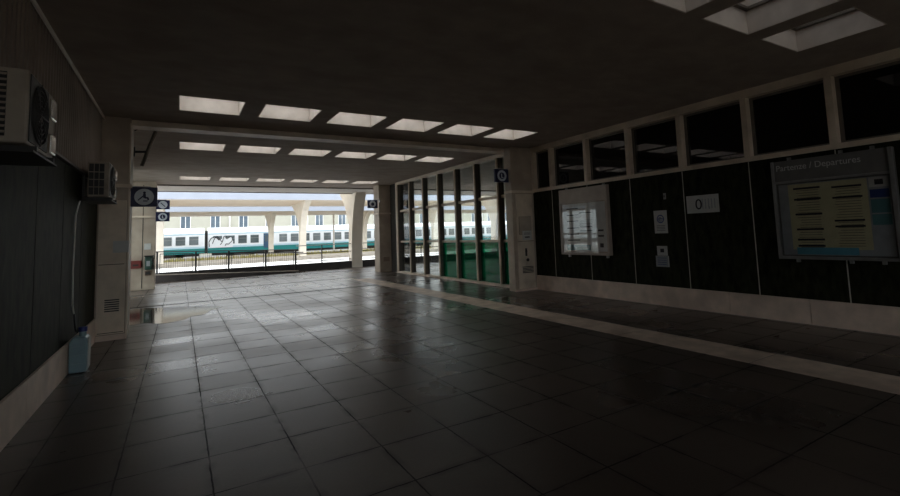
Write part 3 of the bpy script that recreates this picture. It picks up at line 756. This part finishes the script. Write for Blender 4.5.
# canopies and flared columns
prof = [(0, 23.14, 23.74), (1.1, 23.16, 23.66), (1.7, 23.10, 23.60), (2.15, 23.02, 23.62), (2.7, 22.86, 23.92), (3.1, 22.70, 24.25), (3.5, 22.50, 24.70), (3.9, 22.22, 25.24), (4.3, 21.75, 25.95), (4.55, 21.3, 26.6), (4.70, 20.9, 27.2)]
def column(x, dy, label, first=None):
    if first is not None: return dup(first, (x, 23.4 + dy, -.02), label)
    m = MB(); o = [(p[1] + dy, p[0] - .02) for p in prof] + [(p[2] + dy, p[0] - .02) for p in prof[::-1]]
    # quads so that the concave outline stays clean
    n = len(prof)
    for s, xx in ((-1, x - .26), (1, x + .26)):
        for k in range(n - 1):
            a, b2 = prof[k], prof[k + 1]
            m.face([(xx, a[1] + dy, a[0] - .02), (xx, a[2] + dy, a[0] - .02), (xx, b2[2] + dy, b2[0] - .02), (xx, b2[1] + dy, b2[0] - .02)])
    for k in range(n - 1):
        a, b2 = prof[k], prof[k + 1]
        for j in (1, 2):
            m.face([(x - .26, a[j] + dy, a[0] - .02), (x + .26, a[j] + dy, a[0] - .02), (x + .26, b2[j] + dy, b2[0] - .02), (x - .26, b2[j] + dy, b2[0] - .02)], 0, False)
    ob = m.build('canopy_column', 'concrete', None, 0, (x, 23.4 + dy, -.02))
    bm = bmesh.new(); bm.from_mesh(ob.data); bmesh.ops.remove_doubles(bm, verts=bm.verts, dist=1e-4); bmesh.ops.recalc_face_normals(bm, faces=bm.faces); bm.to_mesh(ob.data); bm.free()
    return tag(ob, label, 'column', 'flared concrete canopy columns')
c1 = column(7.47, -.5, 'big flared concrete column just beyond the parapet next to the right pilaster')
column(-1.35, 19.2, 'flared column half hidden behind the two small blue signs', c1)
column(16.1, -.5, 'flared concrete column seen through the last panes beside the near right pilaster', c1)
column(9.15, 19.2, 'flared concrete column on second platform left of the biggest column', c1)
column(21.0, 37.2, 'flared concrete column glimpsed between the biggest column and the far right pilaster', c1)
column(22.2, 19.2, 'flared concrete column on second platform seen through the glazed screen', c1)
column(9.35, 37.2, 'smallest flared concrete column in front of the train by the carriage door', c1)

for k, (ya, yb2, lab) in enumerate(((21.0, 27.6, 'concrete canopy slab above the nearest platform'), (39.7, 47.8, 'pale concrete canopy with white edge above the second platform'), (55.6, 66.0, 'pale concrete canopy with white edge in front of the train'))):
    t = thing('platform_canopy', lab, 'canopy', (20, (ya + yb2) / 2, 4.68), 'platform canopies')
    MB().box(-45, 90, ya + .04, yb2 - .04, 4.68, 4.78).build('soffit', 'soffit', t)
    MB().box(-45, 90, ya, yb2, 4.78, 5.22).box(-45, 90, ya, ya + .04, 4.68, 4.78).box(-45, 90, yb2 - .04, yb2, 4.68, 4.78).build('fascia', 'fascia', t)

m = MB().tube([(17.45, 62.5, -.6), (17.45, 62.5, 4.6)], .11, 10)
tag(m.build('lamp_post', 'bwhite'), 'thin pale post in front of the train right of the middle columns', 'post')

# ------------------------------------------------------------------ train
def carriage(xa, xb, wins, doors, label, graffiti=False):
    yf, yb2 = 70.0, 72.85
    t = thing('railway_carriage', label, 'train carriage', ((xa + xb) / 2, 71.4, -.6), 'carriages of the standing train')
    o = [(yf, .05), (yf, 2.55), (yf + .06, 2.75), (yf + .28, 3.02), (yf + .75, 3.25), (yf + 1.42, 3.34), (yb2 - .75, 3.25), (yb2 - .28, 3.02), (yb2 - .06, 2.75), (yb2, 2.55), (yb2, .05)]
    MB().prism(o, 'x', xa, xb).build('body', 'trainwhite', t)
    MB().prism([(yf - .02, 2.66), (yf + .04, 2.80), (yf + .27, 3.06), (yf + .75, 3.29), (yf + 1.42, 3.39), (yb2 - .75, 3.29), (yb2 - .27, 3.06), (yb2 - .04, 2.80), (yb2 + .02, 2.66)], 'x', xa + .05, xb - .05).build('roof', 'trainroof', t)
    MB().box(xa, xb, yf - .012, yf, .05, .72).build('teal_stripe', 'teal', t)
    MB().box(xa, xb, yf - .010, yf, .72, .95).build('pale_blue_stripe', 'lblue', t)
    MB().box(xa, xb, yf - .014, yf, 2.50, 2.62).build('roof_line', 'lblue', t)
    for x in wins:
        w = MB().box(x - .52, x + .52, yf - .03, yf, 1.20, 2.28).build('window', 'trainglass', t)
        MB().box(x - .52, x + .52, yf - .038, yf - .03, 1.86, 1.90).build('vent_bar', 'zinc', w)
    for x in doors:
        d = MB().box(x - .45, x + .45, yf - .03, yf, .45, 2.45).build('door', 'traindoor', t)
        MB().box(x - .25, x - .04, yf - .038, yf - .03, 1.3, 2.2).box(x + .04, x + .25, yf - .038, yf - .03, 1.3, 2.2).build('door_window', 'trainglass', d)
    MB().box(xa + .6, xb - .6, yf + .3, yb2 - .3, -.28, .05).build('underframe', 'traindark', t)
    for x in (xa + 4, xb - 4):
        m = MB().box(x - 1.6, x + 1.6, yf + .35, yf + .5, -.38, -.1)
        for s in (-1.25, 1.25): m.disc((x + s, yf + .3, -.17), .43, 'y', .14, 24); m.disc((x + s, yb2 - .44, -.17), .43, 'y', .14, 24)
        m.build('bogie', 'traindark', t)
    m = MB()
    for k in range(5):
        x = xa - .355 + .07 * k; m.box(x, x + .055, yf + .15, yb2 - .15, .1, 3.0)
    m.box(xa - .35, xa, yf + .25, yb2 - .25, .15, 2.95); m.build('gangway_bellows', 'black', t)
    if graffiti:
        m = MB()
        g = [[(3.25, .88), (3.2, 1.5), (3.45, 2.0), (4.0, 2.2), (3.75, 1.7), (3.6, 1.25)], [(4.0, 2.15), (4.25, 1.85), (4.4, 1.7)], [(4.1, 2.25), (4.5, 1.8), (4.75, 1.4), (4.5, 1.1)], [(4.75, 1.45), (4.95, 2.2), (5.2, 2.25), (5.15, 1.95)], [(5.2, 1.2), (5.5, 1.15), (5.9, 1.55), (6.0, 1.95), (5.75, 2.2), (5.5, 2.0)], [(5.2, 1.2), (5.1, .95)]]
        for s in g:
            pts = []
            for a, b2 in zip(s, s[1:]): pts += [(a[0] + (b2[0] - a[0]) * k / 4, yf - .045, a[1] + (b2[1] - a[1]) * k / 4) for k in range(4)]
            pts.append((s[-1][0], yf - .045, s[-1][1])); m.tube(pts, .05, 6)
        m.build('graffiti_outline', 'ink', t)
        MB().prism([(3.2, .75), (6.0, .75), (6.05, 1.5), (5.8, 2.1), (5.3, 1.8), (4.9, 2.0), (4.4, 1.7), (3.9, 2.1), (3.3, 1.8)], 'y', yf - .04, yf - .016).build('graffiti_fill', 'trainwhite', t)
carriage(-23.2, 2.72, [-1.45 - 1.5 * k for k in range(4)] + [.02, 1.49], [-8.2], 'first train carriage, cut off by the left pilaster')
carriage(3.08, 28.9, [4.2, 5.72, 7.2, 8.7] + [12.4 + 1.55 * k for k in range(10)], [10.28, 27.7], 'train carriage with black graffiti scrawl near its left end', True)
carriage(29.27, 55.2, [32.0 + 1.55 * k for k in range(14)], [30.6, 54], 'train carriage seen only through the glazed screen')

# ------------------------------------------------------------------ long building behind
t = thing('station_building', 'long cream rendered building with tall windows behind the train', 'building', (20, 90, -.6))
MB().box(-40, 110, 85, 95, -.6, 11).build('wall', 'bcream', t)
MB().box(-40.3, 110.3, 84.6, 95.4, 11, 11.5).build('cornice', 'bwhite', t)
MB().box(-40, 110, 84.85, 85, 2.3, 2.6).build('string_course', 'bwhite', t)
xw = [.66 + 4.1 * k for k in range(-3, 24)]
for k, x in enumerate(xw):
    f = MB().box(x - .72, x + .72, 84.9, 85, 3.45, 5.75).build('window', 'bwhite', t)
    MB().box(x - .62, x - .05, 84.88, 84.9, 3.6, 5.65).box(x + .05, x + .62, 84.88, 84.9, 3.6, 5.65).build('pane', 'bglass', f)
    if k % 3 == 1: MB().tube([(x + 2.05, 84.85, -.6), (x + 2.05, 84.85, 10.9)], .12, 8).build('downpipe', 'bwhite', t)

# unseen block added over the near end of the hall to shade the nearest skylights
struct(MB().box(-8, 20, Y0 - .2, 1.4, ZT + .01, 18).box(8.0, 20, 1.4, 9.5, ZT + .01, 18).build('added_sky_blocker', 'blocker_grey'))
struct(MB().box(-40, 60, -40, Y0 - .2, -.4, -.02).build('pavement', 'weathered'))

# ------------------------------------------------------------------ light
w = bpy.data.worlds.new('world'); S.world = w; w.use_nodes = True
nt = w.node_tree; nt.nodes.clear()
o = nt.nodes.new('ShaderNodeOutputWorld'); bg = nt.nodes.new('ShaderNodeBackground')
# bright overcast sky, paler and brighter overhead
tc = nt.nodes.new('ShaderNodeTexCoord'); sx = nt.nodes.new('ShaderNodeSeparateXYZ'); nt.links.new(tc.outputs['Generated'], sx.inputs[0])
mr = nt.nodes.new('ShaderNodeMapRange'); mr.inputs[1].default_value = 0; mr.inputs[2].default_value = 1; mr.inputs[3].default_value = SKY_LOW; mr.inputs[4].default_value = SKY_HIGH
nt.links.new(sx.outputs[2], mr.inputs[0]); nt.links.new(mr.outputs[0], bg.inputs[1])
bg.inputs[0].default_value = (.90, .96, 1.0, 1)
nt.links.new(bg.outputs[0], o.inputs[0])

# ------------------------------------------------------------------ camera
F_PX, CX, CY = 466.8274, 465.6278, 192.6652
fw = Vector((0.52050969, 0.84959675, 0.08517638)); rt = Vector((0.85376115, -0.51934096, -0.03710607)); up = Vector((-0.01271039, -0.09203435, 0.99567471))
cd = bpy.data.cameras.new('camera'); cam = bpy.data.objects.new('camera', cd); COL.objects.link(cam)
M4 = Matrix((rt, up, -fw)).transposed().to_4x4(); M4.translation = Vector((0, 0, 1.5)); cam.matrix_world = M4
cd.sensor_width = 36; cd.sensor_fit = 'HORIZONTAL'; cd.lens = 36 * F_PX / 900
cd.shift_x = (450 - CX) / 900; cd.shift_y = (CY - 248) / 900
cd.clip_start = .05; cd.clip_end = 500
S.camera = cam
for ob in bpy.data.objects:
    if '_o' in ob: del ob['_o']

S.view_settings.view_transform = 'Standard'; S.view_settings.look = 'None'; S.view_settings.gamma = 1
S.view_settings.use_curve_mapping = False
S.view_settings.exposure = EXPOSURE
S.cycles.use_denoising = True
S.cycles.max_bounces = 14; S.cycles.diffuse_bounces = 8; S.cycles.glossy_bounces = 5; S.cycles.transparent_max_bounces = 16
S.cycles.caustics_reflective = False; S.cycles.caustics_refractive = False
S.cycles.sample_clamp_indirect = 6
